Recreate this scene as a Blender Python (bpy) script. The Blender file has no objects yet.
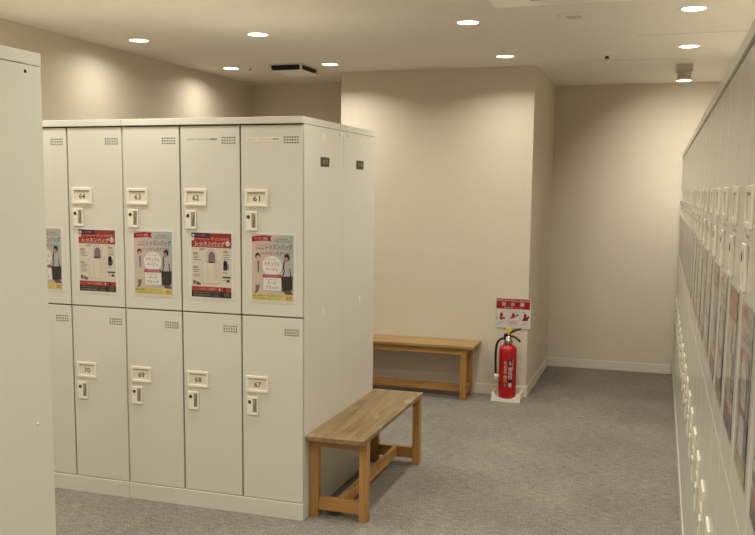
import bpy, bmesh, math, random
from mathutils import Vector, Matrix
random.seed(7)
PI = math.pi
S = bpy.context.scene
COL = S.collection

# ------------------------------------------------------------------ materials
def s2l(c):
    c = c / 255.0
    return c / 12.92 if c <= 0.04045 else ((c + 0.055) / 1.055) ** 2.4

def rgb(r, g, b):
    return (s2l(r), s2l(g), s2l(b), 1.0)

def new_mat(name):
    m = bpy.data.materials.new(name)
    m.use_nodes = True
    return m, m.node_tree.nodes, m.node_tree.links, m.node_tree.nodes['Principled BSDF']

def plain(name, col, rough=0.5, metal=0.0, spec=0.5):
    m, n, l, b = new_mat(name)
    b.inputs['Base Color'].default_value = rgb(*col)
    b.inputs['Roughness'].default_value = rough
    b.inputs['Metallic'].default_value = metal
    b.inputs['Specular IOR Level'].default_value = spec
    return m

_prints = {}
def ink(*c):
    if c not in _prints:
        g = 0.3 * c[0] + 0.59 * c[1] + 0.11 * c[2]
        t = tuple((v + (g - v) * 0.16) * 0.90 for v in c)
        _prints[c] = plain('ink_%d_%d_%d' % c, t, 0.08)
    return _prints[c]

def noisy(name, c1, c2, scale, rough, bump=0.0, bscale=None, stretch=(1, 1, 1), detail=4, spec=0.5):
    m, n, l, b = new_mat(name)
    tc = n.new('ShaderNodeTexCoord'); mp = n.new('ShaderNodeMapping')
    mp.inputs['Scale'].default_value = stretch
    l.new(tc.outputs['Object'], mp.inputs['Vector'])
    nz = n.new('ShaderNodeTexNoise'); nz.inputs['Scale'].default_value = scale; nz.inputs['Detail'].default_value = detail
    l.new(mp.outputs['Vector'], nz.inputs['Vector'])
    cr = n.new('ShaderNodeValToRGB')
    cr.color_ramp.elements[0].position = 0.3; cr.color_ramp.elements[0].color = rgb(*c1)
    cr.color_ramp.elements[1].position = 0.7; cr.color_ramp.elements[1].color = rgb(*c2)
    l.new(nz.outputs['Fac'], cr.inputs['Fac']); l.new(cr.outputs['Color'], b.inputs['Base Color'])
    b.inputs['Roughness'].default_value = rough
    b.inputs['Specular IOR Level'].default_value = spec
    if bump:
        nb = n.new('ShaderNodeTexNoise'); nb.inputs['Scale'].default_value = bscale or scale; nb.inputs['Detail'].default_value = 3
        l.new(mp.outputs['Vector'], nb.inputs['Vector'])
        bp = n.new('ShaderNodeBump'); bp.inputs['Strength'].default_value = bump; bp.inputs['Distance'].default_value = 0.002
        l.new(nb.outputs['Fac'], bp.inputs['Height']); l.new(bp.outputs['Normal'], b.inputs['Normal'])
    return m

def wood(name, base, dark, light, axis, rough=0.5, worn=0.0):
    """pine with grain running along the given local axis"""
    m, n, l, b = new_mat(name)
    tc = n.new('ShaderNodeTexCoord'); mp = n.new('ShaderNodeMapping')
    sc = [14, 14, 14]; sc[axis] = 1.1
    mp.inputs['Scale'].default_value = sc
    l.new(tc.outputs['Object'], mp.inputs['Vector'])
    nz = n.new('ShaderNodeTexNoise'); nz.inputs['Scale'].default_value = 2.2; nz.inputs['Detail'].default_value = 6
    nz.inputs['Distortion'].default_value = 0.6
    l.new(mp.outputs['Vector'], nz.inputs['Vector'])
    cr = n.new('ShaderNodeValToRGB')
    e = cr.color_ramp.elements
    e[0].position = 0.28; e[0].color = rgb(*dark); e[1].position = 0.72; e[1].color = rgb(*light)
    mid = e.new(0.5); mid.color = rgb(*base)
    l.new(nz.outputs['Fac'], cr.inputs['Fac'])
    out = cr.outputs['Color']
    # knots
    vo = n.new('ShaderNodeTexVoronoi'); vo.inputs['Scale'].default_value = 5.0
    mk = n.new('ShaderNodeMapping'); ks = [1, 1, 1]; ks[axis] = 0.45; mk.inputs['Scale'].default_value = ks
    l.new(tc.outputs['Object'], mk.inputs['Vector']); l.new(mk.outputs['Vector'], vo.inputs['Vector'])
    kr = n.new('ShaderNodeValToRGB')
    kr.color_ramp.elements[0].position = 0.03; kr.color_ramp.elements[0].color = (1, 1, 1, 1)
    kr.color_ramp.elements[1].position = 0.09; kr.color_ramp.elements[1].color = (0, 0, 0, 1)
    l.new(vo.outputs['Distance'], kr.inputs['Fac'])
    mx = n.new('ShaderNodeMix'); mx.data_type = 'RGBA'
    mx.inputs['B'].default_value = rgb(110, 66, 32)
    ml = n.new('ShaderNodeMath'); ml.operation = 'MULTIPLY'; ml.inputs[1].default_value = 0.55
    l.new(kr.outputs['Color'], ml.inputs[0]); l.new(ml.outputs[0], mx.inputs['Factor'])
    l.new(out, mx.inputs['A']); out = mx.outputs['Result']
    if worn:
        nw = n.new('ShaderNodeTexNoise'); nw.inputs['Scale'].default_value = 9; nw.inputs['Detail'].default_value = 5
        mw = n.new('ShaderNodeMapping'); ws = [1.6, 1.6, 1.6]; ws[axis] = 0.6; mw.inputs['Scale'].default_value = ws
        l.new(tc.outputs['Object'], mw.inputs['Vector']); l.new(mw.outputs['Vector'], nw.inputs['Vector'])
        wr = n.new('ShaderNodeValToRGB')
        wr.color_ramp.elements[0].position = 0.56; wr.color_ramp.elements[0].color = (0, 0, 0, 1)
        wr.color_ramp.elements[1].position = 0.74; wr.color_ramp.elements[1].color = (worn, worn, worn, 1)
        l.new(nw.outputs['Fac'], wr.inputs['Fac'])
        m2 = n.new('ShaderNodeMix'); m2.data_type = 'RGBA'; m2.inputs['B'].default_value = rgb(180, 160, 124)
        l.new(wr.outputs['Color'], m2.inputs['Factor']); l.new(out, m2.inputs['A']); out = m2.outputs['Result']
    l.new(out, b.inputs['Base Color'])
    b.inputs['Roughness'].default_value = rough
    bp = n.new('ShaderNodeBump'); bp.inputs['Strength'].default_value = 0.12; bp.inputs['Distance'].default_value = 0.001
    l.new(nz.outputs['Fac'], bp.inputs['Height']); l.new(bp.outputs['Normal'], b.inputs['Normal'])
    return m

def carpet():
    m, n, l, b = new_mat('grey_carpet')
    tc = n.new('ShaderNodeTexCoord')
    def noise(scale, st, detail):
        mp = n.new('ShaderNodeMapping'); mp.inputs['Scale'].default_value = st
        l.new(tc.outputs['Object'], mp.inputs['Vector'])
        z = n.new('ShaderNodeTexNoise'); z.inputs['Scale'].default_value = scale; z.inputs['Detail'].default_value = detail
        l.new(mp.outputs['Vector'], z.inputs['Vector'])
        return z.outputs['Fac']
    f1 = noise(130, (1, 2.2, 1), 2); f2 = noise(38, (0.5, 2.4, 1), 3); f3 = noise(2.2, (1, 1, 1), 2)
    a = n.new('ShaderNodeMath'); a.operation = 'MULTIPLY_ADD'; a.inputs[1].default_value = 0.62
    m2 = n.new('ShaderNodeMath'); m2.operation = 'MULTIPLY_ADD'; m2.inputs[1].default_value = 0.26
    m3 = n.new('ShaderNodeMath'); m3.operation = 'MULTIPLY'; m3.inputs[1].default_value = 0.12
    l.new(f3, m3.inputs[0]); l.new(f2, m2.inputs[0]); l.new(m3.outputs[0], m2.inputs[2])
    l.new(f1, a.inputs[0]); l.new(m2.outputs[0], a.inputs[2])
    cr = n.new('ShaderNodeValToRGB')
    cr.color_ramp.elements[0].position = 0.32; cr.color_ramp.elements[0].color = rgb(*CARPET[0])
    cr.color_ramp.elements[1].position = 0.68; cr.color_ramp.elements[1].color = rgb(*CARPET[1])
    l.new(a.outputs[0], cr.inputs['Fac']); l.new(cr.outputs['Color'], b.inputs['Base Color'])
    b.inputs['Roughness'].default_value = 0.95; b.inputs['Specular IOR Level'].default_value = 0.15
    bp = n.new('ShaderNodeBump'); bp.inputs['Strength'].default_value = 0.5; bp.inputs['Distance'].default_value = 0.003
    l.new(f1, bp.inputs['Height']); l.new(bp.outputs['Normal'], b.inputs['Normal'])
    return m

CARPET = ((38, 36, 33), (170, 163, 153))
LIGHT_COL = (1.0, 0.955, 0.82)
SPOT_W = 6.5
SPREAD = 146
EXPOSURE = 0.0

M = {}
M['wall'] = noisy('beige_wallpaper', (205, 195, 179), (209, 199, 183), 60, 0.85, 0.12, 220, spec=0.2)
M['ceiling'] = noisy('painted_ceiling', (228, 222, 212), (232, 226, 216), 20, 0.9, 0.1, 160, spec=0.2)
M['carpet'] = carpet()
M['base'] = plain('cream_vinyl_baseboard', (216, 207, 194), 0.45)
M['locker'] = noisy('ivory_locker_paint', (207, 204, 193), (209, 206, 195), 3, 0.2, 0.012, 300)
M['fitting'] = plain('cream_plastic', (228, 222, 207), 0.35)
M['can'] = plain('grey_lamp_housing', (178, 168, 154), 0.5)
M['ac'] = plain('glossy_white_plastic', (246, 243, 236), 0.3)
M['card'] = plain('card_insert', (222, 216, 198), 0.6)
M['recess'] = plain('grey_recess', (150, 142, 126), 0.5)
M['black'] = plain('black_plastic', (22, 20, 19), 0.4)
M['hole'] = plain('dark_hole', (30, 26, 22), 0.15)
M['tag'] = plain('dark_brown_label', (52, 40, 32), 0.4)
M['tagtext'] = plain('label_lettering', (150, 134, 116), 0.5)
M['sticker'] = plain('pale_sticker', (232, 226, 205), 0.5)
M['text'] = plain('dark_lettering', (45, 42, 40), 0.6)
M['faint'] = plain('faint_lettering', (140, 132, 122), 0.6)
M['sleeve'] = plain('clear_sleeve_plastic', (214, 212, 210), 0.06)
M['white'] = plain('white_plastic', (236, 232, 224), 0.4)
M['metal'] = plain('brushed_metal', (170, 165, 155), 0.35, 1.0)
M['red'] = plain('extinguisher_red', (170, 14, 22), 0.25)
M['rubber'] = plain('black_rubber', (24, 24, 24), 0.55)
M['yellow'] = plain('yellow_plastic', (226, 184, 40), 0.45)
M['slat'] = plain('dark_louver', (28, 27, 26), 0.5)
TOPC = ((128, 106, 72), (104, 82, 52), (144, 121, 84))
LEGC = ((170, 124, 68), (144, 98, 48), (186, 142, 84))
for ax, k in enumerate('xyz'):
    M['top_' + k] = wood('worn_pine_top_' + k, *TOPC, ax, 0.5, 0.75)
    M['leg_' + k] = wood('golden_pine_' + k, *LEGC, ax, 0.45)

M['lamplit_x'] = wood('lamplit_pine_top', (158, 128, 84), (134, 104, 64), (176, 146, 100), 0, 0.5, 0.3)  # wall bench top: downlight falling on it is put into paler, warmer pine
m, n, l, b = new_mat('lamp_diffuser')
b.inputs['Base Color'].default_value = (1, 1, 1, 1)
b.inputs['Emission Color'].default_value = (1.0, 0.93, 0.8, 1)
b.inputs['Emission Strength'].default_value = 9.0
M['lamp'] = m

# ------------------------------------------------------------------ helpers
class MB:
    """collects shapes, becomes ONE mesh"""
    def __init__(self):
        self.bm = bmesh.new(); self.mats = []
    def mi(self, mat):
        if mat not in self.mats: self.mats.append(mat)
        return self.mats.index(mat)
    def box(self, lo, hi, mat, bevel=0.0, seg=2):
        b2 = bmesh.new()
        bmesh.ops.create_cube(b2, size=1.0)
        for v in b2.verts:
            v.co = Vector([(lo[i] + hi[i]) / 2 + v.co[i] * (hi[i] - lo[i]) for i in range(3)])
        if bevel: bmesh.ops.bevel(b2, geom=b2.edges[:], offset=bevel, segments=seg, affect='EDGES', profile=0.5)
        self.merge(b2, mat)
    def merge(self, b2, mat, smooth=False):
        k = self.mi(mat); vm = {}
        for v in b2.verts: vm[v] = self.bm.verts.new(v.co)
        for f in b2.faces:
            try: g = self.bm.faces.new([vm[v] for v in f.verts])
            except ValueError: continue
            g.material_index = k; g.smooth = smooth
        b2.free()
    def lathe(self, prof, mat, seg=32, c=(0, 0, 0), axis='z'):
        """profile of (radius, height), closed where the radius is 0"""
        k = self.mi(mat); rings = []
        def pt(r, h, a):
            x, y = r * math.cos(a), r * math.sin(a)
            if axis == 'z': p = (x, y, h)
            elif axis == 'y': p = (x, h, -y)
            else: p = (h, x, y)
            return Vector(p) + Vector(c)
        for r, h in prof:
            if r < 1e-6: rings.append([self.bm.verts.new(pt(0, h, 0))])
            else: rings.append([self.bm.verts.new(pt(r, h, 2 * PI * i / seg)) for i in range(seg)])
        for A, B in zip(rings, rings[1:]):
            for i in range(seg):
                j = (i + 1) % seg
                if len(A) == 1 and len(B) == 1: continue
                if len(A) == 1: vs = [A[0], B[j], B[i]]
                elif len(B) == 1: vs = [A[i], A[j], B[0]]
                else: vs = [A[i], A[j], B[j], B[i]]
                f = self.bm.faces.new(vs); f.material_index = k; f.smooth = True
    def tube(self, pts, r, mat, seg=12):
        k = self.mi(mat); rings = []
        pts = [Vector(p) for p in pts]
        up = None
        for i, p in enumerate(pts):
            t = (pts[min(i + 1, len(pts) - 1)] - pts[max(i - 1, 0)]).normalized()
            if up is None: up = t.orthogonal().normalized()
            up = (up - t * up.dot(t)).normalized(); w = t.cross(up)
            rr = r[i] if isinstance(r, (list, tuple)) else r
            rings.append([self.bm.verts.new(p + (up * math.cos(2 * PI * j / seg) + w * math.sin(2 * PI * j / seg)) * rr) for j in range(seg)])
        for A, B in zip(rings, rings[1:]):
            for i in range(seg):
                f = self.bm.faces.new([A[i], A[(i + 1) % seg], B[(i + 1) % seg], B[i]]); f.material_index = k; f.smooth = True
        for R_, s in ((rings[0], -1), (rings[-1], 1)):
            f = self.bm.faces.new(R_[::s]); f.material_index = k
    def poly(self, pts, mat):
        k = self.mi(mat)
        f = self.bm.faces.new([self.bm.verts.new(p) for p in pts]); f.material_index = k
        return f
    def prism(self, pts, d, mat):
        """closed outline pts (3D, planar) pushed along vector d"""
        k = self.mi(mat); d = Vector(d)
        A = [self.bm.verts.new(p) for p in pts]; B = [self.bm.verts.new(Vector(p) + d) for p in pts]
        fs = [self.bm.faces.new(A), self.bm.faces.new(B[::-1])]
        for i in range(len(A)):
            j = (i + 1) % len(A); fs.append(self.bm.faces.new([A[j], A[i], B[i], B[j]]))
        for f in fs: f.material_index = k
    def mesh(self, name, recalc=True):
        if recalc: bmesh.ops.recalc_face_normals(self.bm, faces=self.bm.faces[:])
        me = bpy.data.meshes.new(name); self.bm.to_mesh(me); self.bm.free()
        for mt in self.mats: me.materials.append(mt)
        return me
    def build(self, name, parent=None, loc=(0, 0, 0), recalc=True):
        return link(name, self.mesh(name, recalc), parent, loc)

def link(name, me, parent=None, loc=(0, 0, 0)):
    o = bpy.data.objects.new(name, me); COL.objects.link(o)
    o.parent = parent; o.location = loc
    return o

def tag(o, label, cat, group=None):
    o['label'] = label; o['category'] = cat
    if group: o['group'] = group
    return o

def thing(name, label, cat, loc=(0, 0, 0), rz=0.0, group=None):
    o = bpy.data.objects.new(name, None); COL.objects.link(o)
    o.empty_display_size = 0.1
    o.location = loc; o.rotation_euler = (0, 0, rz)
    return tag(o, label, cat, group)

def struct(o):
    o['kind'] = 'structure'; return o

def kids(o): return [c for c in bpy.data.objects if c.parent == o]

def copy_tree(o, parent=None):
    c = o.copy(); COL.objects.link(c); c.parent = parent
    for ch in kids(o): copy_tree(ch, c)
    return c

_txt = {}
def text_tris(s):
    """triangles of a line of text in a unit-less plane, with its bounds"""
    if s in _txt: return _txt[s]
    cu = bpy.data.curves.new('t', 'FONT'); cu.body = s; cu.resolution_u = 2; cu.offset = 0.012
    ob = bpy.data.objects.new('t', cu); COL.objects.link(ob)
    dg = bpy.context.evaluated_depsgraph_get(); dg.update()
    me = bpy.data.meshes.new_from_object(ob.evaluated_get(dg))
    vs = [v.co.copy() for v in me.vertices]; fs = [tuple(p.vertices) for p in me.polygons]
    bpy.data.objects.remove(ob); bpy.data.curves.remove(cu); bpy.data.meshes.remove(me)
    if not vs: _txt[s] = (vs, fs, (0, 1, 0, 1)); return _txt[s]
    xs = [v.x for v in vs]; ys = [v.y for v in vs]
    _txt[s] = (vs, fs, (min(xs), max(xs), min(ys), max(ys)))
    return _txt[s]

class Flat:
    """flat print seen from -y: x right, z up, layers stacked towards the viewer"""
    def __init__(self, step=0.00012): self.bm = bmesh.new(); self.mats = []; self.step = step
    def mi(self, mat):
        if mat not in self.mats: self.mats.append(mat)
        return self.mats.index(mat)
    def poly(self, pts, mat, L):
        area = sum(a[0] * b_[1] - b_[0] * a[1] for a, b_ in zip(pts, pts[1:] + pts[:1]))
        if area < 0: pts = pts[::-1]
        f = self.bm.faces.new([self.bm.verts.new((x, -L * self.step, z)) for x, z in pts]); f.material_index = self.mi(mat)
    def rect(self, x0, z0, x1, z1, mat, L): self.poly([(x0, z0), (x1, z0), (x1, z1), (x0, z1)], mat, L)
    def ell(self, cx, cz, rx, rz, mat, L, n=24): self.poly([(cx + rx * math.cos(2 * PI * i / n), cz + rz * math.sin(2 * PI * i / n)) for i in range(n)], mat, L)
    def rrect(self, x0, z0, x1, z1, r, mat, L):
        pts = []
        for cx, cz, a0 in ((x1 - r, z1 - r, 0), (x0 + r, z1 - r, 90), (x0 + r, z0 + r, 180), (x1 - r, z0 + r, 270)):
            for i in range(6): a = math.radians(a0 + 18 * i); pts.append((cx + r * math.cos(a), cz + r * math.sin(a)))
        self.poly(pts, mat, L)
    def text(self, s, x0, z0, x1, z1, mat, L):
        vs, fs, (a, b_, c, d) = text_tris(s)
        if not fs: return
        sx = (x1 - x0) / max(b_ - a, 1e-6); sz = (z1 - z0) / max(d - c, 1e-6); k = self.mi(mat)
        bv = [self.bm.verts.new((x0 + (v.x - a) * sx, -L * self.step, z0 + (v.y - c) * sz)) for v in vs]
        for f in fs:
            try: g = self.bm.faces.new([bv[i] for i in f])
            except ValueError: continue
            g.material_index = k
    def mesh(self, name):
        for f in self.bm.faces:
            f.normal_update()
            if f.normal.y > 0: f.normal_flip()
        me = bpy.data.meshes.new(name); self.bm.to_mesh(me); self.bm.free()
        for mt in self.mats: me.materials.append(mt)
        return me

# ------------------------------------------------------------------ room
XL, XR, YB, YBL, YP, XP0, XP1, ZC, YF = -1.842, 2.13, 3.962, 3.291, 2.744, -0.845, 0.591, 2.347, -6.2
T = 0.12
def slab(name, lo, hi, mat):
    mb = MB(); mb.box(lo, hi, mat); return struct(mb.build(name))
slab('floor', (XL - T, YF - T, -0.1), (XR + T, YB + T, 0), M['carpet'])
slab('ceiling', (XL - T, YF - T, ZC), (XR + T, YB + T, ZC + 0.1), M['ceiling'])
slab('wall_left', (XL - T, YF, 0), (XL, YBL + T, ZC), M['wall'])
slab('wall_right', (XR, YF, 0), (XR + T, YB + T, ZC), M['wall'])
slab('wall_back', (XP1, YB, 0), (XR, YB + T, ZC), M['wall'])
slab('wall_back_left', (XL, YBL, 0), (XP0, YBL + T, ZC), M['wall'])
slab('wall_pillar', (XP0, YP, 0), (XP1, YB + T, ZC), M['wall'])
slab('wall_front', (XL - T, YF - T, 0), (XR + T, YF, ZC), M['wall'])
BH, BT = 0.075, 0.008
def board(name, lo, hi):
    mb = MB(); mb.box(lo, hi, M['base'], 0.002, 1); struct(mb.build(name))
board('baseboard_pillar', (XP0, YP - BT, 0), (XP1 + BT, YP, BH))
board('baseboard_pillar_side', (XP1, YP, 0), (XP1 + BT, YB, BH))
board('baseboard_back', (XP1 + BT, YB - BT, 0), (1.6, YB, BH))
board('baseboard_back_left', (XL, YBL - BT, 0), (XP0, YBL, BH))
board('baseboard_left', (XL, YF, 0), (XL + BT, YBL - BT, BH))
board('baseboard_front', (XL + BT, YF, 0), (XR, YF + BT, BH))
board('baseboard_right', (XR - BT, YF + BT, 0), (XR, -2.6, BH))
# fine joints between ceiling boards
for i, (x0, y0, x1, y1) in enumerate(((0.85, 2.55, 1.60, 2.66), (1.29, 1.70, 1.94, 1.68))):
    mb = MB(); d = Vector((x1 - x0, y1 - y0, 0)).normalized() * 0.0; w = Vector((-(y1 - y0), x1 - x0, 0)).normalized() * 0.0022
    a, b_ = Vector((x0, y0, ZC - 0.0006)), Vector((x1, y1, ZC - 0.0006))
    mb.prism([a - w, b_ - w, b_ + w, a + w], (0, 0, 0.0006), M['recess'])
    struct(mb.build('trim_%d' % (i + 1)))

# ------------------------------------------------------------------ lockers
CW, UW, UD, UH = 0.3, 0.9, 0.4987, 1.79
ZB, ZD, ZT = 0.081, 0.919, 1.760

def body_mesh(front=0.012):
    mb = MB(); p = M['locker']; t = 0.0015
    # carcass: sides folded to the front edge, recessed front frame, back, shelves
    mb.box((0.0005, front, 0.078), (t + 0.0005, UD, ZT - 0.0015), p)
    mb.box((UW - t - 0.0005, front, 0.078), (UW - 0.0005, UD, ZT - 0.0015), p)
    mb.box((t, 0.12, 0.078), (UW - t, UD, ZT - 0.0015), p)
    return mb.mesh('locker_body')
def cap_mesh():
    mb = MB(); mb.box((0.0004, 0, ZT), (UW - 0.0004, UD, UH), M['locker'], 0.002); return mb.mesh('top_cap')
def plinth_mesh():
    mb = MB(); mb.box((0.0006, 0.001, 0), (UW - 0.0006, UD, 0.0775), M['locker'], 0.0012, 1); return mb.mesh('plinth')
DW = CW - 0.008
def door_mesh(h, vents=True):
    mb = MB(); mb.box((0, 0.006, 0), (DW, 0.032, h), M['locker'], 0.0016)
    # punched vent holes, six by three, near the top right corner
    for i in range(6 if vents else 0):
        for j in range(3):
            x, z = DW - 0.083 + i * 0.0122, h - 0.052 - j * 0.0118
            mb.lathe([(0.0036, 0.0057), (0, 0.0057)], M['hole'], 8, (x, 0, z), 'y')
    return mb.mesh('locker_door')
def plate_mesh(num):
    # picture-frame holder with a card insert, x 0..0.110, z 0..0.075
    mb = MB(); w, h, f = 0.110, 0.075, 0.012
    F = M['fitting']
    mb.box((0, 0.0005, 0), (w, 0.006, f), F, 0.0015); mb.box((0, 0.0005, h - f), (w, 0.006, h), F, 0.0015)
    mb.box((0, 0.0005, f - 0.003), (f, 0.006, h - f + 0.003), F, 0.0015); mb.box((w - f, 0.0005, f - 0.003), (w, 0.006, h - f + 0.003), F, 0.0015)
    mb.box((f - 0.002, 0.0042, f - 0.002), (w - f + 0.002, 0.006, h - f + 0.002), M['card'])
    mb.box((f, 0.0032, h - f - 0.005), (w - f, 0.0046, h - f - 0.001), M['recess'])
    bmesh.ops.recalc_face_normals(mb.bm, faces=mb.bm.faces[:])
    if num:
        vs, fs, (a, b_, c, d) = text_tris(num)
        hh = 0.024; sz = hh / (d - c); ww = 0.034; sx = ww / (b_ - a); k = mb.mi(M['text'])
        bv = [mb.bm.verts.new((w / 2 + 0.001 - ww / 2 + (v.x - a) * sx, 0.0040, h / 2 - 0.002 - hh / 2 + (v.y - c) * sz)) for v in vs]
        for f_ in fs:
            g = mb.bm.faces.new([bv[i] for i in f_]); g.material_index = k; g.normal_update()
            if g.normal.y > 0: g.normal_flip()
    return mb.mesh('number_plate', False)
def latch_mesh():
    # lock with a finger recess on its right half, x 0..0.055, z 0..0.086
    mb = MB(); F = M['fitting']; w, h, y = 0.054, 0.084, -0.001
    mb.box((0, y, 0), (0.029, 0.006, h), F, 0.0015)
    mb.box((0.048, y, 0), (w, 0.006, h), F, 0.0015)
    mb.box((0.026, y, 0), (0.050, 0.006, 0.011), F, 0.0015)
    mb.box((0.026, y, h - 0.009), (0.050, 0.006, h), F, 0.0015)
    mb.box((0.026, 0.0045, 0.008), (0.050, 0.006, h - 0.006), M['recess'])
    mb.prism([(0.0285, 0.0, h - 0.0095), (0.0485, 0.0, h - 0.0095), (0.0285, 0.0, 0.014)], (0, 0.0046, 0), M['recess'])
    return mb.mesh('lock_handle')
def key_mesh():
    mb = MB(); mb.lathe([(0.0082, -0.0008), (0.0082, -0.0016), (0.0072, -0.0020), (0, -0.0020)], M['black'], 16, (0.0135, 0, 0.060), 'y')
    mb.box((0.0129, -0.0023, 0.056), (0.0141, -0.0019, 0.064), M['metal'])
    return mb.mesh('keyhole')
def strip_mesh():
    fl = Flat()
    fl.rect(0.0, 0, 0.050, 0.009, M['card'], 0)
    for i in range(9): fl.rect(0.003 + i * 0.005, 0.002, 0.0065 + i * 0.005, 0.0065, M['faint'], 1)
    return fl.mesh('instruction_strip')

H_LOW, H_UP = ZD - 0.003 - ZB, ZT - 0.0055 - ZD - 0.003
ME_BODY, ME_CAP, ME_PLINTH = body_mesh(), cap_mesh(), plinth_mesh()
ME_DL, ME_DU = door_mesh(H_LOW), door_mesh(H_UP)
ME_DL_PLAIN, ME_DU_PLAIN = door_mesh(H_LOW, False), door_mesh(H_UP, False)
ME_LATCH, ME_KEY, ME_STRIP, ME_BLANK = latch_mesh(), key_mesh(), strip_mesh(), plate_mesh('')

def sticker_mesh(pale):
    fl = Flat()
    if pale: fl.rect(0, 0, 0.165, 0.017, M['sticker'], 0)
    fl.text('ロッカー・プレイルーム様専用', 0.008, 0.004, 0.155, 0.013, M['text'], 1)
    return fl.mesh('name_sticker')

def locker_unit(label, loc, rz, upper=None, lower=None, group=None, stickers=(), up=(0, 0)):
    u = thing('locker_unit', label, 'locker', loc, rz, group)
    link('locker_body', ME_BODY, u); link('top_cap', ME_CAP, u); link('plinth', ME_PLINTH, u)
    for r, (z0, h, me, nums, zp) in enumerate(((ZB, H_LOW, ME_DL, lower, 0.571), (ZD + 0.003, H_UP, ME_DU, upper, 1.402))):
        for c in range(3):
            if up[0]: me = ME_DU_PLAIN if r else ME_DL_PLAIN      # no vent holes show in the right-hand row
            d = link('locker_door', me, u, (c * CW + 0.004, 0, z0))
            nm = nums[c] if nums else ''
            link('number_plate', plate_mesh(nm) if nm else ME_BLANK, d, (0.018, 0, zp + up[0] - z0))
            link('lock_handle', ME_LATCH, d, (0.0225, 0, zp + up[1] - 0.105 - z0))
            link('keyhole', ME_KEY, d, (0.0225, 0, zp + up[1] - 0.105 - z0))
            link('instruction_strip', ME_STRIP, d, (0.022, 0.0057, zp + up[1] - 0.014 - z0))
            if nm in stickers:
                link('name_sticker', sticker_mesh(nm == '61'), d, (0.027, 0.0057, 1.688 - z0 - (0.002 if nm == '61' else 0)))
    return u

def side_label(u, x, sgn, txt):
    """dark label with pale characters on the side panel, sgn = side the panel faces"""
    mb = MB(); mb.box((min(x, x + sgn * 0.003), 0.205, 1.584), (max(x, x + sgn * 0.003), 0.308, 1.626), M['tag'], 0.001, 1)
    bmesh.ops.recalc_face_normals(mb.bm, faces=mb.bm.faces[:])
    vs, fs, (a, b_, c, d) = text_tris(txt); k = mb.mi(M['tagtext'])
    w, h = 0.062, 0.017
    def P(v):
        q = (v.x - a) / (b_ - a) * w; y = 0.2565 - w / 2 + q if sgn > 0 else 0.2565 + w / 2 - q
        return (x + sgn * 0.0032, y, 1.597 + (v.y - c) / (d - c) * h)
    bv = [mb.bm.verts.new(P(v)) for v in vs]
    for f in fs:
        g = mb.bm.faces.new([bv[i] for i in f]); g.material_index = k
    mb.build('side_label', u, recalc=False)
def side_plugs(u, x, sgn, oval=True, dark=()):
    for y, z, ry, rz_, mat in ((0.056, 1.743, 0.0045, 0.0045, None), (0.245, 1.717, 0.011, 0.020, 'o'), (0.056, 0.915, 0.0055, 0.0055, None),
                        (0.245, 0.915, 0.011, 0.020, 'o'), (0.056, 0.135, 0.005, 0.005, None), (0.447, 1.739, 0.004, 0.004, 'd'), (0.470, 1.739, 0.003, 0.003, None)):
        if mat == 'o' and not oval: continue
        mb = MB(); mm = M['hole'] if (mat == 'd' or (y, z) in dark) else M['fitting']
        prof = [(1.0, 0.0), (0.9, 0.8), (0.0, 1.0)]
        mb.lathe(prof, mm, 16, (0, 0, 0), 'x')
        for v in mb.bm.verts: v.co = Vector((x + sgn * (v.co.x * 0.0016 - 0.0006), y + v.co.y * ry, z + v.co.z * rz_))
        mb.build('hole_plug', u)

g1 = 'lockers of the central island'
u61 = locker_unit('ivory locker unit with doors 61 to 63, beside the pine bench', (-0.9, 0, 0), 0,
                  ('63', '62', '61'), ('69', '68', '67'), g1, ('61', '62'))
side_label(u61, UW - 0.0005, 1, '85'); side_plugs(u61, UW - 0.0005, 1)
u64 = locker_unit('ivory locker unit with doors 64 and 70, next to the left wall', (-1.8, 0, 0), 0,
                  ('66', '65', '64'), ('72', '71', '70'), g1)
ub = locker_unit('ivory locker unit at the back of the island, facing the far bench', (-0.0005, 1.0005, 0), PI, None, None, g1)
side_label(ub, 0.0005, -1, '74'); side_plugs(ub, 0.0005, -1)
un = locker_unit('nearest ivory locker cut off by the left edge, seen from its plain side', (0.0675, -1.7405, 0), PI)
for c in kids(un):
    if c.name.startswith('locker_body'): c.data = body_mesh(0.003)
side_plugs(un, 0.0005, -1, oval=False, dark=((0.056, 1.743),))

ORD = ['first', 'second', 'third', 'fourth', 'fifth', 'sixth', 'seventh', 'eighth', 'ninth', 'tenth', 'eleventh', 'twelfth', 'thirteenth',
       'fourteenth', 'fifteenth', 'sixteenth', 'seventeenth', 'eighteenth', 'nineteenth', 'twentieth', 'twenty-first']
XW = 1.609
YR = 3.930
NR = 7
for k in range(NR):
    lab = '%s ivory three-column locker unit from the back wall in the right-hand row' % ORD[k]
    if k == NR - 1: lab = 'ivory locker unit nearest the camera in the right-hand row'
    locker_unit(lab, (XW, YR - UW * k, 0), -PI / 2, None, None, 'lockers along the right wall', (), (0.018, 0.012))

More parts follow.
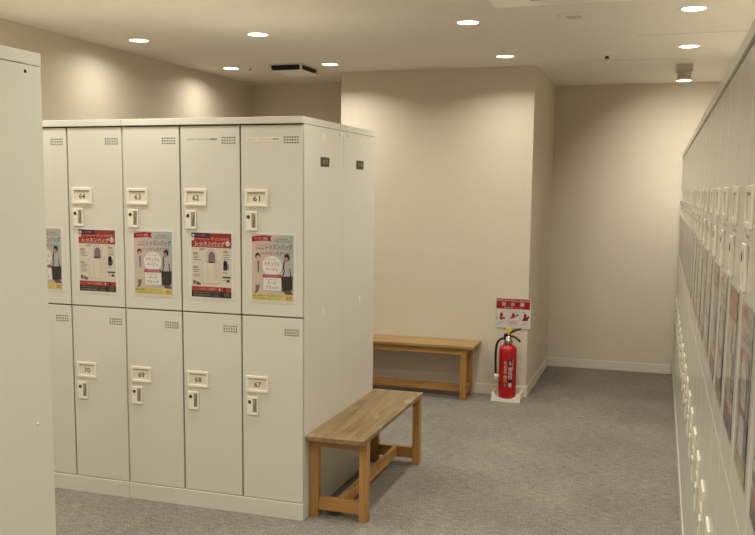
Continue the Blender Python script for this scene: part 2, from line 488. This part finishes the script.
# ------------------------------------------------------------------ posters
def poster_girls():
    f = Flat(); W, H = 0.200, 0.290
    def R(x0, y0, x1, y1, m, L): f.rect(x0 * W, (1 - y1) * H, x1 * W, (1 - y0) * H, m, L)
    def Tt(s, x0, y0, x1, y1, m, L): f.text(s, x0 * W, (1 - y1) * H, x1 * W, (1 - y0) * H, m, L)
    def E_(x, y, rx, ry, m, L): f.ell(x * W, (1 - y) * H, rx * W, ry * H, m, L)
    def Po(pts, m, L): f.poly([(x * W, (1 - y) * H) for x, y in pts], m, L)
    R(0, 0, 1, 1, ink(196, 194, 186), 0)
    L0, R0 = (226, 190, 180), (176, 186, 180)
    for i in range(10):
        t = i / 9; R(i / 10, 0.0, (i + 1) / 10, 0.9, ink(*[round(a + (c - a) * t) for a, c in zip(L0, R0)]), 1)
    red, dk, pink, cream = ink(176, 24, 48), ink(70, 66, 66), ink(196, 40, 72), ink(236, 232, 226)
    # ribbon
    Po([(0, .035), (.12, .025), (.28, .012), (.48, .02), (.45, .06), (.48, .1), (.3, .092), (.1, .105), (0, .115)], red, 3)
    Tt('レッスン用品', .08, .04, .38, .08, ink(230, 190, 190), 4)
    Tt('しっかり丈夫な', .56, .05, .86, .075, dk, 3); Tt('毎日使えるレッスンに', .53, .085, .93, .11, dk, 3)
    Tt('しっかり', .12, .155, .30, .185, pink, 3); Tt('丈夫な', .10, .20, .30, .23, dk, 3)
    Tt('レッスンバッグ', .33, .135, .97, .225, dk, 3)
    Tt('みんなは', .22, .265, .42, .295, pink, 3); Tt('どっちがスキ?', .44, .25, .93, .31, ink(150, 50, 80), 3)
    # circle and lozenge in the middle
    E_(.49, .475, .235, .155, cream, 3)
    Tt('やさしい色合い', .37, .365, .62, .385, dk, 4)
    Tt('ナチュラル', .31, .415, .67, .475, pink, 4); Tt('ベージュ', .34, .495, .63, .55, pink, 4)
    f.rrect(.285 * W, (1 - .845) * H, .71 * W, (1 - .645) * H, .03 * W, cream, 3)
    Po([(.27, .605), (.71, .6), (.71, .65), (.27, .655)], ink(186, 34, 84), 5)
    Tt('どちらも人気です', .31, .613, .67, .642, ink(240, 210, 220), 6)
    Tt('落ち着いた色', .33, .675, .62, .69, dk, 4); Tt('クール', .38, .71, .60, .755, dk, 4); Tt('ブラック', .33, .775, .64, .825, dk, 4)
    skin, hair = ink(214, 172, 150), ink(58, 44, 42)
    # girl on the left with the beige bag
    E_(.145, .33, .062, .05, hair, 4); E_(.155, .352, .045, .036, skin, 5)
    Po([(.09, .40), (.15, .385), (.22, .40), (.25, .50), (.24, .62), (.06, .62), (.05, .50)], ink(196, 188, 182), 4)
    Po([(.14, .40), (.18, .40), (.17, .60), (.15, .60)], ink(150, 80, 70), 5)
    Po([(.05, .585), (.245, .58), (.255, .765), (.06, .775)], ink(214, 196, 172), 6)
    Po([(.10, .46), (.125, .46), (.105, .59), (.085, .59)], ink(214, 196, 172), 6)
    Po([(.09, .775), (.2, .77), (.17, .86), (.12, .895), (.06, .9), (.1, .85)], ink(120, 108, 116), 4)
    # girl on the right with the black bag
    E_(.845, .335, .065, .055, hair, 4); E_(.825, .37, .042, .04, ink(190, 130, 116), 5)
    Po([(.76, .42), (.8, .35), (.78, .5), (.74, .56)], hair, 6)
    Po([(.79, .42), (.87, .40), (.95, .44), (.97, .55), (.95, .64), (.75, .64), (.75, .5)], ink(190, 182, 178), 4)
    Po([(.78, .52), (.81, .50), (.76, .63), (.73, .63)], ink(60, 50, 52), 6); Po([(.9, .5), (.92, .5), (.955, .63), (.925, .63)], ink(60, 50, 52), 6)
    Po([(.71, .625), (.985, .62), (.975, .83), (.73, .85)], ink(52, 50, 44), 7)
    Po([(.76, .85), (.93, .83), (.99, .9), (.82, .9)], ink(124, 78, 78), 4)
    # yellow band
    R(0, .9, 1, 1, ink(222, 206, 110), 5)
    Tt('取扱いは店頭スタッフまでおたずねください', .03, .915, .74, .945, ink(84, 76, 50), 6); Tt('ご予約はお早めにお願いいたします', .03, .955, .70, .982, ink(110, 98, 60), 6)
    R(.77, .91, .98, .985, ink(226, 196, 110), 6); Tt('30', .83, .925, .95, .98, ink(120, 96, 70), 7)
    return f.mesh('poster')

def poster_tote():
    f = Flat(); W, H = 0.200, 0.290
    def R(x0, y0, x1, y1, m, L): f.rect(x0 * W, (1 - y1) * H, x1 * W, (1 - y0) * H, m, L)
    def Tt(s, x0, y0, x1, y1, m, L): f.text(s, x0 * W, (1 - y1) * H, x1 * W, (1 - y0) * H, m, L)
    def E_(x, y, rx, ry, m, L): f.ell(x * W, (1 - y) * H, rx * W, ry * H, m, L)
    def Po(pts, m, L): f.poly([(x * W, (1 - y) * H) for x, y in pts], m, L)
    red, dk, cream = ink(176, 44, 46), ink(90, 84, 80), ink(236, 222, 208)
    R(0, 0, 1, 1, ink(222, 212, 196), 0)
    R(0, 0, 1, .225, red, 1); R(0, 0, .46, .075, ink(84, 34, 60), 2); R(.46, 0, 1, .06, ink(160, 44, 48), 2)
    Tt('レッスン準備に', .1, .02, .36, .055, ink(170, 120, 140), 3)
    R(0, .07, .07, .12, ink(222, 200, 200), 3); E_(.05, .04, .03, .02, ink(220, 210, 210), 3)
    Tt('ずっとつかえる', .5, .065, .93, .115, ink(240, 176, 96), 3)
    R(.08, .09, .47, .098, ink(220, 140, 130), 3)
    Tt('レッスンバッグ', .1, .13, .84, .195, cream, 3); R(.05, .2, .8, .208, ink(220, 150, 140), 3)
    E_(.91, .155, .055, .04, cream, 3); Tt('全色', .875, .14, .945, .17, red, 4)
    # tote bag with rounded bottom and an arched handle
    arch = [(.505 + .125 * math.cos(a), .36 - .12 * math.sin(a)) for a in [PI * i / 14 for i in range(15)]]
    Po([(.63, .47)] + arch + [(.38, .47)], ink(190, 178, 164), 2)
    arch2 = [(.505 + .105 * math.cos(a), .362 - .103 * math.sin(a)) for a in [PI * i / 14 for i in range(15)]]
    Po([(.61, .46)] + arch2 + [(.40, .46)], ink(226, 212, 194), 3)
    arch3 = [(.51 + .085 * math.cos(a), .36 - .08 * math.sin(a)) for a in [PI * i / 14 for i in range(15)]]
    Po([(.595, .445)] + arch3 + [(.425, .445)], ink(132, 108, 124), 4)
    f.rrect(.275 * W, (1 - .79) * H, .725 * W, (1 - .435) * H, .08 * W, ink(188, 174, 158), 2)
    f.rrect(.285 * W, (1 - .783) * H, .715 * W, (1 - .44) * H, .075 * W, ink(228, 214, 196), 3)
    R(.40, .44, .415, .76, ink(206, 190, 172), 4); R(.575, .44, .59, .76, ink(206, 190, 172), 4); R(.58, .45, .70, .7, ink(220, 205, 188), 4)
    ol = ink(170, 160, 84)
    for x, y in ((.04, .305), (.04, .52), (.8, .265)):
        R(x, y, x + .12, y + .035, ol, 2)
    for x, y, w in ((.05, .36, .15), (.05, .385, .1), (.05, .415, .19), (.05, .57, .18), (.05, .60, .13), (.05, .64, .17), (.05, .67, .16), (.8, .325, .15), (.8, .36, .15), (.8, .39, .16), (.78, .60, .12)):
        R(x, y, x + w, y + .013, ink(150, 142, 132), 2)
    Po([(.2, .24), (.36, .24), (.30, .27), (.2, .275)], ink(170, 160, 150), 2)
    # small dark rucksack
    f.rrect(.80 * W, (1 - .57) * H, .90 * W, (1 - .45) * H, .02 * W, ink(50, 44, 56), 3); E_(.85, .45, .05, .035, ink(60, 54, 68), 3); R(.9, .47, .94, .55, ink(150, 142, 150), 2)
    R(.78, .665, .99, .69, ink(90, 80, 66), 3); E_(.92, .73, .045, .022, ink(80, 74, 72), 3); R(.8, .71, .84, .74, ink(170, 160, 150), 3)
    # small figures bottom left
    for i, c in enumerate(((84, 66, 96), (150, 120, 130), (66, 56, 70), (120, 96, 110))):
        R(.04 + .05 * i, .74 + .012 * i, .085 + .05 * i, .80 + .006 * i, ink(*c), 3)
    R(0, .835, 1, .905, ink(184, 60, 56), 3); Tt('くわしくは店頭で', .22, .85, .62, .89, ink(226, 150, 130), 4); R(.7, .85, .72, .895, ink(236, 222, 208), 4); R(.8, .84, .86, .9, ink(110, 30, 40), 4)
    R(0, .905, 1, 1, ink(46, 40, 34), 3)
    Tt('お問い合わせはスタッフまで', .05, .918, .72, .945, ink(150, 140, 116), 4); Tt('受付時間は店頭でご案内', .05, .958, .70, .985, ink(150, 140, 116), 4)
    R(.82, .915, .96, .985, ink(96, 84, 70), 4)
    return f.mesh('poster')

ME_PA, ME_PB = poster_girls(), poster_tote()
mb = MB(); mb.box((-0.010, 0.0006, -0.010), (0.211, 0.0014, 0.301), M['sleeve'])
ME_SLEEVE = mb.mesh('plastic_sleeve')
def poster(me, label, group, origin, rz, tilt=0.0):
    o = link('poster', me); o.location = origin; o.rotation_euler = (0, tilt, rz)
    tag(o, label, 'poster', group)
    link('plastic_sleeve', ME_SLEEVE, o)
    return o
gp = 'posters on the island lockers'
for x0, num, me, lab, tl in ((-0.3, 61, ME_PA, 'pink and grey poster of two girls with bags on locker door 61', 0.008),
                             (-0.6, 62, ME_PB, 'red-topped poster of a pale tote bag on locker door 62', 0.010),
                             (-0.9, 63, ME_PA, 'pink and grey poster of two girls with bags on locker door 63', 0.004),
                             (-1.2, 64, ME_PB, 'red-topped poster of a pale tote bag on locker door 64', 0.004),
                             (-1.5, 65, ME_PA, 'half-hidden poster of a girl with black bag, behind the nearest locker', 0.0)):
    poster(me, lab, gp, (x0 + (0.052 if me is ME_PA else 0.051), 0.0042, 0.992), 0, tl)
for k in range(NR * 3):
    y = YR - CW * k
    me = ME_PA if k % 2 else ME_PB
    lab = 'sleeved poster on the %s upper door from the back wall in the right-hand row' % ORD[k]
    poster(me, lab, 'posters on the right-hand lockers', (XW + 0.0042, y - 0.053, 1.003), -PI / 2, 0.0)

# ------------------------------------------------------------------ benches (local x = length)
def bench(label, loc, rz, length, legs, zt, depth, inset, end_rail, topm='top_x'):
    u = thing('bench', label, 'bench', loc, rz, 'pine benches')
    x0, x1 = legs                                       # outer leg ends
    t = 0.021; lw = 0.039; rail = 0.040
    mb = MB()
    # two boards butt-jointed end to end, lightly rounded
    mb.box((0, 0, zt - t), (length * 0.14 - 0.0003, depth, zt), M[topm], 0.002)
    mb.box((length * 0.14 + 0.0003, 0, zt - t), (length, depth, zt), M[topm], 0.002)
    mb.build('bench_top', u)
    lh = zt - t - (rail if end_rail else 0)
    for xa in (x0, x1 - lw):
        for ya in (inset, depth - lw - inset):
            b2 = MB(); b2.box((0, 0, 0), (lw, lw, lh), M['leg_z'], 0.002)
            b2.build('leg', u, (xa, ya, 0))
        b2 = MB()
        if end_rail: b2.box((0, inset, 0), (lw, depth - inset, rail - 0.0004), M['leg_y'], 0.0015)
        else: b2.box((0.007, lw + inset, 0), (0.035, depth - lw - inset, rail), M['leg_y'], 0.0015)
        b2.build('apron', u, (xa, 0, zt - t - rail))
        b3 = MB(); b3.box((0.007, lw + inset, 0), (0.035, depth - lw - inset, 0.058), M['leg_y'], 0.0015)
        b3.build('stretcher', u, (xa, 0, 0.032))
    b4 = MB(); b4.box((x0 + 0.036, 0, 0), (x1 - 0.036, 0.026, 0.052), M['leg_x'], 0.0015)
    b4.build('long_stretcher', u, (0, depth / 2 - 0.013, 0.038))
    if not end_rail:
        for ya in (inset + 0.006, depth - inset - 0.030):
            b5 = MB(); b5.box((x0 + lw, 0, 0), (x1 - lw, 0.024, 0.046), M['leg_x'], 0.0015)
            b5.build('apron', u, (0, ya, zt - t - 0.0465))
    return u
# bench beside the island: its length runs along +Y, local y towards -X
bench('low pine bench pushed against the side of the central lockers', (0.277, 0.022, 0), PI / 2, 1.0, (0.052, 0.973), 0.388, 0.2745, 0.0, True)
bench('pine bench against the beige wall, left of the fire extinguisher', (-0.752, 2.462, 0), 0, 1.01, (0.045, 0.953), 0.393, 0.275, 0.018, False, 'lamplit_x')

# ------------------------------------------------------------------ extinguisher, its stand, its sign
EX, EY = 0.474, 2.628
st = MB()
# trough of white plastic: front and rear cradles joined by a floor plate
def cradle(y0, y1):
    pts = [(-0.105, 0, 0), (0.105, 0, 0), (0.098, 0, 0.062)]
    for i in range(0, 13):
        a = PI * i / 12
        pts.append((0.078 * math.cos(a), 0, 0.060 - 0.040 * math.sin(a)))
    pts.append((-0.098, 0, 0.062))
    st.prism([(x, y0, z) for x, y, z in pts], (0, y1 - y0, 0), M['white'])
cradle(-0.086, -0.078); cradle(0.074, 0.082)
st.box((-0.100, -0.078, 0), (0.100, 0.074, 0.012), M['white'], 0.002)
st.box((-0.102, -0.078, 0.012), (-0.094, 0.074, 0.058), M['white'], 0.002); st.box((0.094, -0.078, 0.012), (0.102, 0.074, 0.058), M['white'], 0.002)
o = st.build('extinguisher_stand'); o.location = (EX + 0.004, EY - 0.004, 0)
tag(o, 'white plastic floor stand cradling the red fire extinguisher', 'stand')

ex = thing('fire_extinguisher', 'red fire extinguisher with black hose standing by the wall corner', 'fire extinguisher', (EX, EY, 0.014))
mb = MB(); mb.lathe([(0, 0.0), (0.053, 0.0), (0.0605, 0.006), (0.0625, 0.02), (0.0625, 0.335), (0.061, 0.352), (0.054, 0.368), (0.040, 0.380), (0.026, 0.385), (0.022, 0.390), (0, 0.390)], M['red'], 40)
mb.build('cylinder', ex)
mb = MB(); mb.lathe([(0, 0.386), (0.028, 0.386), (0.030, 0.392), (0.030, 0.418), (0.024, 0.424), (0.020, 0.430), (0.020, 0.444), (0, 0.444)], M['metal'], 24)
mb.build('valve', ex)
mb = MB(); mb.tube([(-0.022, 0, 0.436), (0.015, -0.004, 0.446), (0.05, -0.01, 0.440), (0.076, -0.015, 0.422), (0.088, -0.017, 0.408)], [0.009, 0.009, 0.008, 0.008, 0.007], M['black'])
mb.build('carry_handle', ex)
mb = MB(); mb.tube([(-0.028, 0, 0.450), (0.01, -0.004, 0.466), (0.05, -0.01, 0.490), (0.088, -0.016, 0.502)], [0.009, 0.009, 0.008, 0.007], M['black'])
mb.tube([(-0.024, 0, 0.430), (-0.026, 0, 0.454)], 0.008, M['black'])
mb.build('squeeze_lever', ex)
mb = MB()
mb.tube([(0.006 + 0.012 * math.sin(2 * PI * i / 14), -0.016, 0.490 - 0.012 * math.cos(2 * PI * i / 14)) for i in range(15)], 0.0075, M['yellow'], 8)
mb.tube([(0.002, -0.012, 0.452), (0.004, -0.016, 0.478)], 0.008, M['yellow'], 8)
mb.build('safety_pin', ex)
mb = MB()
hp = [(-0.016, -0.012, 0.424), (-0.036, -0.018, 0.428), (-0.060, -0.022, 0.416), (-0.076, -0.024, 0.388), (-0.083, -0.024, 0.34), (-0.084, -0.024, 0.27), (-0.082, -0.024, 0.20), (-0.080, -0.022, 0.165)]
fine = []
for i in range(len(hp) - 1):
    p0, p1, p2, p3 = [Vector(hp[max(0, min(len(hp) - 1, j))]) for j in (i - 1, i, i + 1, i + 2)]
    for q in range(5):
        t = q / 5; fine.append(0.5 * ((2 * p1) + (-p0 + p2) * t + (2 * p0 - 5 * p1 + 4 * p2 - p3) * t * t + (-p0 + 3 * p1 - 3 * p2 + p3) * t ** 3))
fine.append(Vector(hp[-1]))
mb.tube(fine, 0.0085, M['rubber'])
hose = mb.build('hose', ex)
mb = MB(); mb.lathe([(0, 0.130), (0.008, 0.130), (0.0105, 0.138), (0.0105, 0.172), (0, 0.172)], M['white'], 16, (-0.080, -0.022, 0))
mb.build('nozzle', hose)
mb = MB(); mb.box((-0.088, -0.034, 0.150), (-0.056, -0.010, 0.164), M['white'], 0.002); mb.build('hose_clip', ex)
# stickers wrapped on the front of the cylinder: two columns of pictograms
def wrap(mb, a0, a1, z0, z1, mat, r=0.0629, n=5):
    k = mb.mi(mat)
    for i in range(n):
        b0, b1 = a0 + (a1 - a0) * i / n, a0 + (a1 - a0) * (i + 1) / n
        vs = [mb.bm.verts.new((r * math.sin(b), -r * math.cos(b), z)) for b, z in ((b0, z0), (b1, z0), (b1, z1), (b0, z1))]
        f = mb.bm.faces.new(vs); f.material_index = k
def disc(mb, a, z, rr, mat, r=0.0632):
    k = mb.mi(mat)
    f = mb.bm.faces.new([mb.bm.verts.new((r * math.sin(a + rr / r * math.cos(t)), -r * math.cos(a + rr / r * math.cos(t)), z + rr * math.sin(t))) for t in [2 * PI * i / 18 for i in range(18)]])
    f.material_index = k
mb = MB(); wh, bk, rd, orr = ink(214, 202, 190), ink(30, 26, 26), ink(150, 40, 40), ink(216, 150, 50)
wrap(mb, 0.10, 0.58, 0.235, 0.285, bk); wrap(mb, 0.10, 0.58, 0.095, 0.140, bk)
for a in (0.2, 0.36): wrap(mb, a, a + 0.1, 0.245, 0.262, wh, 0.0633, 2)
wrap(mb, 0.24, 0.34, 0.262, 0.278, wh, 0.0633, 2)
for i, z in enumerate((0.205, 0.175, 0.145)):
    wrap(mb, 0.14, 0.54, z, z + 0.024, wh); wrap(mb, 0.2, 0.34, z + 0.004, z + 0.012, (rd, bk, bk)[i], 0.0633, 2); wrap(mb, 0.34, 0.46, z + 0.012, z + 0.02, (orr, rd, bk)[i], 0.0633, 2)
wrap(mb, 0.16, 0.50, 0.088, 0.118, wh, 0.0633)
mb.build('instruction_sticker', ex).rotation_euler = (0, 0, 0.14)
mb = MB()
for i, z in enumerate((0.245, 0.212, 0.182)):
    wrap(mb, -0.32, -0.06, z, z + 0.024, wh); wrap(mb, -0.28, -0.14, z + 0.004, z + 0.011, bk if i != 2 else rd, 0.0633, 2); wrap(mb, -0.2, -0.08, z + 0.012, z + 0.02, rd, 0.0633, 2)
disc(mb, -0.19, 0.158, 0.012, wh); disc(mb, -0.19, 0.158, 0.006, bk, 0.0635)
disc(mb, -0.19, 0.130, 0.012, orr); disc(mb, -0.19, 0.130, 0.005, rd, 0.0635)
disc(mb, -0.19, 0.100, 0.012, ink(90, 96, 110)); wrap(mb, -0.24, -0.14, 0.097, 0.103, wh, 0.0637, 2)
mb.build('pictogram_sticker', ex).rotation_euler = (0, 0, 0.10)
mb = MB()
for z in (0.275, 0.262, 0.249, 0.236, 0.223, 0.21): wrap(mb, 0.70, 0.80, z, z + 0.008, wh, 0.0629, 2)
mb.build('lettering_strip', ex)

f = Flat(0.0003); W, H = 0.250, 0.216
f.rect(0, 0, W, H, ink(226, 218, 208), 0)
f.rect(0.003, H * .645, W - 0.006, H - 0.003, ink(178, 16, 32), 1)
f.text('FIRE EXTINGUISHER', .008, H * .895, W - .010, H * .955, ink(226, 190, 186), 2)
for ch, cx in (('消', .055), ('火', .122), ('器', .189)): f.text(ch, cx - .016, H * .745, cx + .016, H * .868, ink(232, 214, 208), 2)
f.text('取扱方法・使い方', .06, H * .672, .19, H * .712, ink(226, 180, 176), 2)
f.text('安全ピンを抜く　ホースを向ける　レバーを握る', .042, H * .525, .212, H * .555, ink(96, 84, 82), 1)
pr, pd = ink(196, 40, 62), ink(150, 30, 50)
for i, cx in enumerate((.042, .126, .212)):
    f.text(str(i + 1), cx - .040, H * .31, cx - .034, H * .36, ink(110, 96, 94), 1)
    f.ell(cx, H * .46, .010, .011, pd, 2, 14)
    f.poly([(cx - .014, H * .42), (cx + .010, H * .43), (cx + .004, H * .34), (cx - .010, H * .33)], pr, 2)
    if i == 0:
        f.poly([(cx - .016, H * .33), (cx + .026, H * .36), (cx + .024, H * .31), (cx - .010, H * .27)], pr, 3); f.ell(cx + .018, H * .345, .006, .007, ink(120, 24, 40), 4, 12)
    elif i == 1:
        f.poly([(cx - .024, H * .36), (cx + .012, H * .44), (cx + .034, H * .47), (cx + .030, H * .42), (cx - .020, H * .31)], pr, 3); f.ell(cx + .034, H * .455, .006, .007, ink(90, 60, 70), 4, 12)
    else:
        f.poly([(cx - .026, H * .26), (cx - .004, H * .40), (cx + .024, H * .38), (cx + .018, H * .27)], pd, 3); f.ell(cx + .022, H * .40, .008, .009, pd, 4, 12)
f.poly([(.082, H * .25), (.170, H * .25), (.158, H * .12), (.094, H * .12)], ink(222, 190, 188), 1)
for cx in (.03, .20): f.poly([(cx - .02, H * .08), (cx + .028, H * .2), (cx + .024, H * .22), (cx - .024, H * .1)], ink(206, 176, 174), 1)
f.rect(.108, H * .17, .146, H * .2, ink(206, 150, 152), 2)
sg = link('extinguisher_sign', f.mesh('extinguisher_sign')); sg.location = (0.360, YP - 0.005, 0.498)
tag(sg, 'red and white fire extinguisher sign on the wall above the extinguisher', 'sign')
mb = MB(); mb.box((0, 0.0003, 0), (W, 0.0045, H), M['white'], 0.0008, 1); mb.build('backing_board', sg)

# ------------------------------------------------------------------ ceiling fittings
def lamp_fixture(x, y, label, group):
    u = thing('downlight', label, 'ceiling light', (x, y, ZC), 0, group)
    mb = MB(); mb.lathe([(0.064, 0.0), (0.064, -0.003), (0.057, -0.005), (0.055, -0.003), (0.055, 0.0)], M['white'], 32); mb.build('trim_ring', u)
    mb = MB(); mb.lathe([(0.055, -0.001), (0.055, -0.0025), (0, -0.0025)], M['lamp'], 32); mb.build('diffuser', u)
    spot(u, (0, 0, -0.012), k=0.54 if x < -1.5 and y > 0 else 1.0, spread=160 if x < -1.5 and y > 0 else SPREAD)
    return u
def spot(u, loc, rot=(0, 0, 0), k=1.0, spread=SPREAD):
    ld = bpy.data.lights.new('downlight_beam', 'AREA'); ld.shape = 'DISK'; ld.size = 0.10; ld.spread = math.radians(spread)
    ld.energy = SPOT_W * k; ld.color = LIGHT_COL
    lo = bpy.data.objects.new('downlight_beam', ld); COL.objects.link(lo); lo.parent = u; lo.location = loc; lo.rotation_euler = rot
gl = 'recessed downlights'
for x, y, lab in ((-1.517, 1.116, 'recessed downlight nearest the left wall, above the island lockers'),
                  (-0.741, 1.111, 'recessed downlight in front of the black ceiling vent, above the island lockers'),
                  (-1.545, 2.336, 'recessed downlight between the left wall and the black ceiling vent'),
                  (-0.771, 2.318, 'recessed downlight just right of the black ceiling vent'),
                  (0.473, 1.066, 'recessed downlight in front of the pale wall, nearer than its neighbour'),
                  (0.463, 2.252, 'recessed downlight close to the corner of the pale pillar wall'),
                  (1.571, 1.000, 'nearer recessed downlight above the right-hand lockers'),
                  (1.580, 2.130, 'recessed downlight just in front of the hanging spot lamp')):
    lamp_fixture(x, y, lab, gl)
for y in (-0.2, -1.4, -2.6, -3.8, -5.0):
    for x in (-1.5, -0.73, 0.487, 1.42 if y < -2.8 else 1.585):
        lamp_fixture(x, y, 'recessed downlight in the ceiling over the camera, outside the picture', 'downlights outside the picture')

sp = thing('spot_lamp', 'surface-mounted spot lamp hanging from the ceiling near the back wall', 'ceiling light', (1.575, 2.93, ZC))
mb = MB(); mb.box((-0.054, -0.054, -0.045), (0.054, 0.054, 0.0), M['can'], 0.003); mb.build('mounting_box', sp)
mb = MB(); mb.lathe([(0, -0.044), (0.046, -0.044), (0.047, -0.05), (0.044, -0.088), (0.036, -0.092), (0, -0.092)], M['can'], 32); mb.build('lamp_body', sp)
mb = MB(); mb.lathe([(0.0, -0.0925), (0.050, -0.0925), (0.056, -0.096), (0.056, -0.108), (0.052, -0.108), (0.052, -0.104), (0, -0.104)], M['fitting'], 32); mb.build('bezel', sp)
mb = MB(); mb.lathe([(0.052, -0.1042), (0, -0.1046)], M['lamp'], 32); mb.build('lens', sp)
spot(sp, (0, 0, -0.125), (math.radians(52), math.radians(-5), 0), 0.85, 92)

# vent: a dropped white panel with dark slot openings all round
v = thing('ceiling_vent', 'small black-sided ceiling vent with white frame between two downlights', 'vent', (-1.072, 2.385, ZC))
hx, hy = 0.116, 0.150
mb = MB(); mb.box((-hx - .012, -hy - .012, -0.006), (hx + .012, hy + .012, 0), M['fitting'], 0.002); mb.build('vent_frame', v)
mb = MB()
for i in range(4):
    z = -0.008 - i * 0.009; s = 1 - i * 0.03
    mb.box((-hx * s, -hy * s, z - 0.007), (hx * s, hy * s, z), M['slat'], 0.001, 1)
mb.build('louver', v)
mb = MB()
for sx in (-1, 1):
    for sy in (-1, 1): mb.box((sx * hx - 0.007, sy * hy - 0.007, -0.042), (sx * hx + 0.007, sy * hy + 0.007, -0.005), M['fitting'], 0.001, 1)
mb.build('corner_post', v)
mb = MB(); mb.box((-hx + .02, -hy + .0, -0.047), (hx + .014, hy + .014, -0.042), M['white'], 0.0015, 1); mb.build('vent_panel', v)

sd = thing('sprinkler', 'small flat sprinkler head in the ceiling left of the black vent', 'sprinkler', (-1.375, 2.298, ZC), 0)
mb = MB(); mb.lathe([(0.030, 0), (0.030, -0.003), (0.012, -0.005), (0.012, -0.018), (0, -0.018)], M['fitting'], 24); mb.build('escutcheon', sd)
mb = MB(); mb.lathe([(0, -0.016), (0.006, -0.016), (0.006, -0.022), (0.014, -0.024), (0.014, -0.027), (0, -0.027)], M['metal'], 20); mb.build('deflector', sd)
sd = thing('sprinkler', 'small dark sprinkler head alone in the ceiling before the alcove', 'sprinkler', (1.093, 2.397, ZC), 0)
mb = MB(); mb.lathe([(0.028, 0), (0.028, -0.002), (0.012, -0.004), (0, -0.004)], M['ceiling'], 24); mb.build('escutcheon', sd)
mb = MB(); mb.lathe([(0.010, -0.003), (0.010, -0.012), (0.016, -0.014), (0.016, -0.018), (0, -0.018)], M['slat'], 16); mb.build('deflector', sd)

sk = thing('ceiling_speaker', 'round pale ceiling speaker with a dotted grille near the top edge', 'speaker', (1.013, 1.035, ZC), 0)
mb = MB(); mb.lathe([(0.085, 0), (0.085, -0.004), (0.078, -0.007), (0.045, -0.008), (0, -0.008)], M['ceiling'], 40); mb.build('cover', sk)
mb = MB()
for r, c in ((0.0, 1), (0.012, 6), (0.024, 12), (0.036, 18)):
    for i in range(c):
        a = 2 * PI * i / c; mb.lathe([(0.0042, -0.0083), (0, -0.0084)], M['slat'], 8, (r * math.cos(a), r * math.sin(a), 0))
mb.build('grille', sk)

ac = thing('air_conditioner', 'pale ceiling cassette air conditioner cut off by the top edge', 'air conditioner', (1.118, 0.195, ZC), 0)
mb = MB(); mb.box((-0.42, -0.42, -0.030), (0.42, 0.42, 0), M['ac'], 0.006); mb.build('panel', ac)
mb = MB()
for i in range(14): mb.box((-0.22, -0.22 + i * 0.033, -0.034), (0.22, -0.205 + i * 0.033, -0.030), M['fitting'], 0.001, 1)
mb.build('grille', ac)
for i, (lo, hi) in enumerate((((-0.24, 0.24, -0.033), (0.24, 0.29, -0.030)), ((-0.24, -0.29, -0.033), (0.24, -0.24, -0.030)), ((0.24, -0.22, -0.033), (0.29, 0.22, -0.030)), ((-0.29, -0.22, -0.033), (-0.24, 0.22, -0.030)))):
    mb = MB(); mb.box(lo, hi, M['recess'], 0.001, 1); mb.build('louver', ac)

# wall socket on the pillar's right flank
so = thing('wall_socket', 'small beige wall socket low on the shaded pillar side', 'socket', (XP1, 3.36, 0.30), PI / 2)
mb = MB(); mb.box((-0.035, -0.006, -0.06), (0.035, 0.0, 0.06), M['wall'], 0.002); mb.build('cover_plate', so)
for z in (0.042, -0.005): 
    mb = MB(); mb.lathe([(0.006, -0.006), (0.005, -0.009), (0, -0.009)], M['fitting'], 12, (0, 0, z), 'y'); mb.build('screw', so)
mb = MB(); mb.lathe([(0.006, -0.0062), (0, -0.0064)], M['hole'], 12, (0, 0, -0.045), 'y'); mb.build('cord_hole', so)

# ------------------------------------------------------------------ camera, world, view
F, (cx, cy, cz), yaw, pit, rol = 873.59, (1.46713, -3.49299, 1.48128), 0.310975, -0.115353, 0.009949
fw = Vector((-math.sin(yaw) * math.cos(pit), math.cos(yaw) * math.cos(pit), math.sin(pit)))
rt = Vector((math.cos(yaw), math.sin(yaw), 0)); up = rt.cross(fw)
r2 = rt * math.cos(rol) + up * math.sin(rol); u2 = -rt * math.sin(rol) + up * math.cos(rol)
cd = bpy.data.cameras.new('camera'); cam = bpy.data.objects.new('camera', cd); COL.objects.link(cam)
cam.matrix_world = Matrix(((r2.x, u2.x, -fw.x, cx), (r2.y, u2.y, -fw.y, cy), (r2.z, u2.z, -fw.z, cz), (0, 0, 0, 1)))
cd.sensor_fit = 'HORIZONTAL'; cd.sensor_width = 36.0; cd.lens = F / 755.0 * 36.0
cd.shift_x = -0.93 / 755.0; cd.shift_y = 23.5 / 755.0
cd.clip_start = 0.02; cd.clip_end = 50
S.camera = cam
w = bpy.data.worlds.new('world'); S.world = w; w.use_nodes = True
w.node_tree.nodes['Background'].inputs['Color'].default_value = (0.02, 0.018, 0.015, 1)
S.view_settings.view_transform = 'Standard'; S.view_settings.look = 'None'
S.view_settings.gamma = 1.0; S.view_settings.use_curve_mapping = False
S.view_settings.exposure = EXPOSURE
S.cycles.max_bounces = 10; S.cycles.diffuse_bounces = 6; S.cycles.glossy_bounces = 5
S.cycles.sample_clamp_indirect = 6.0
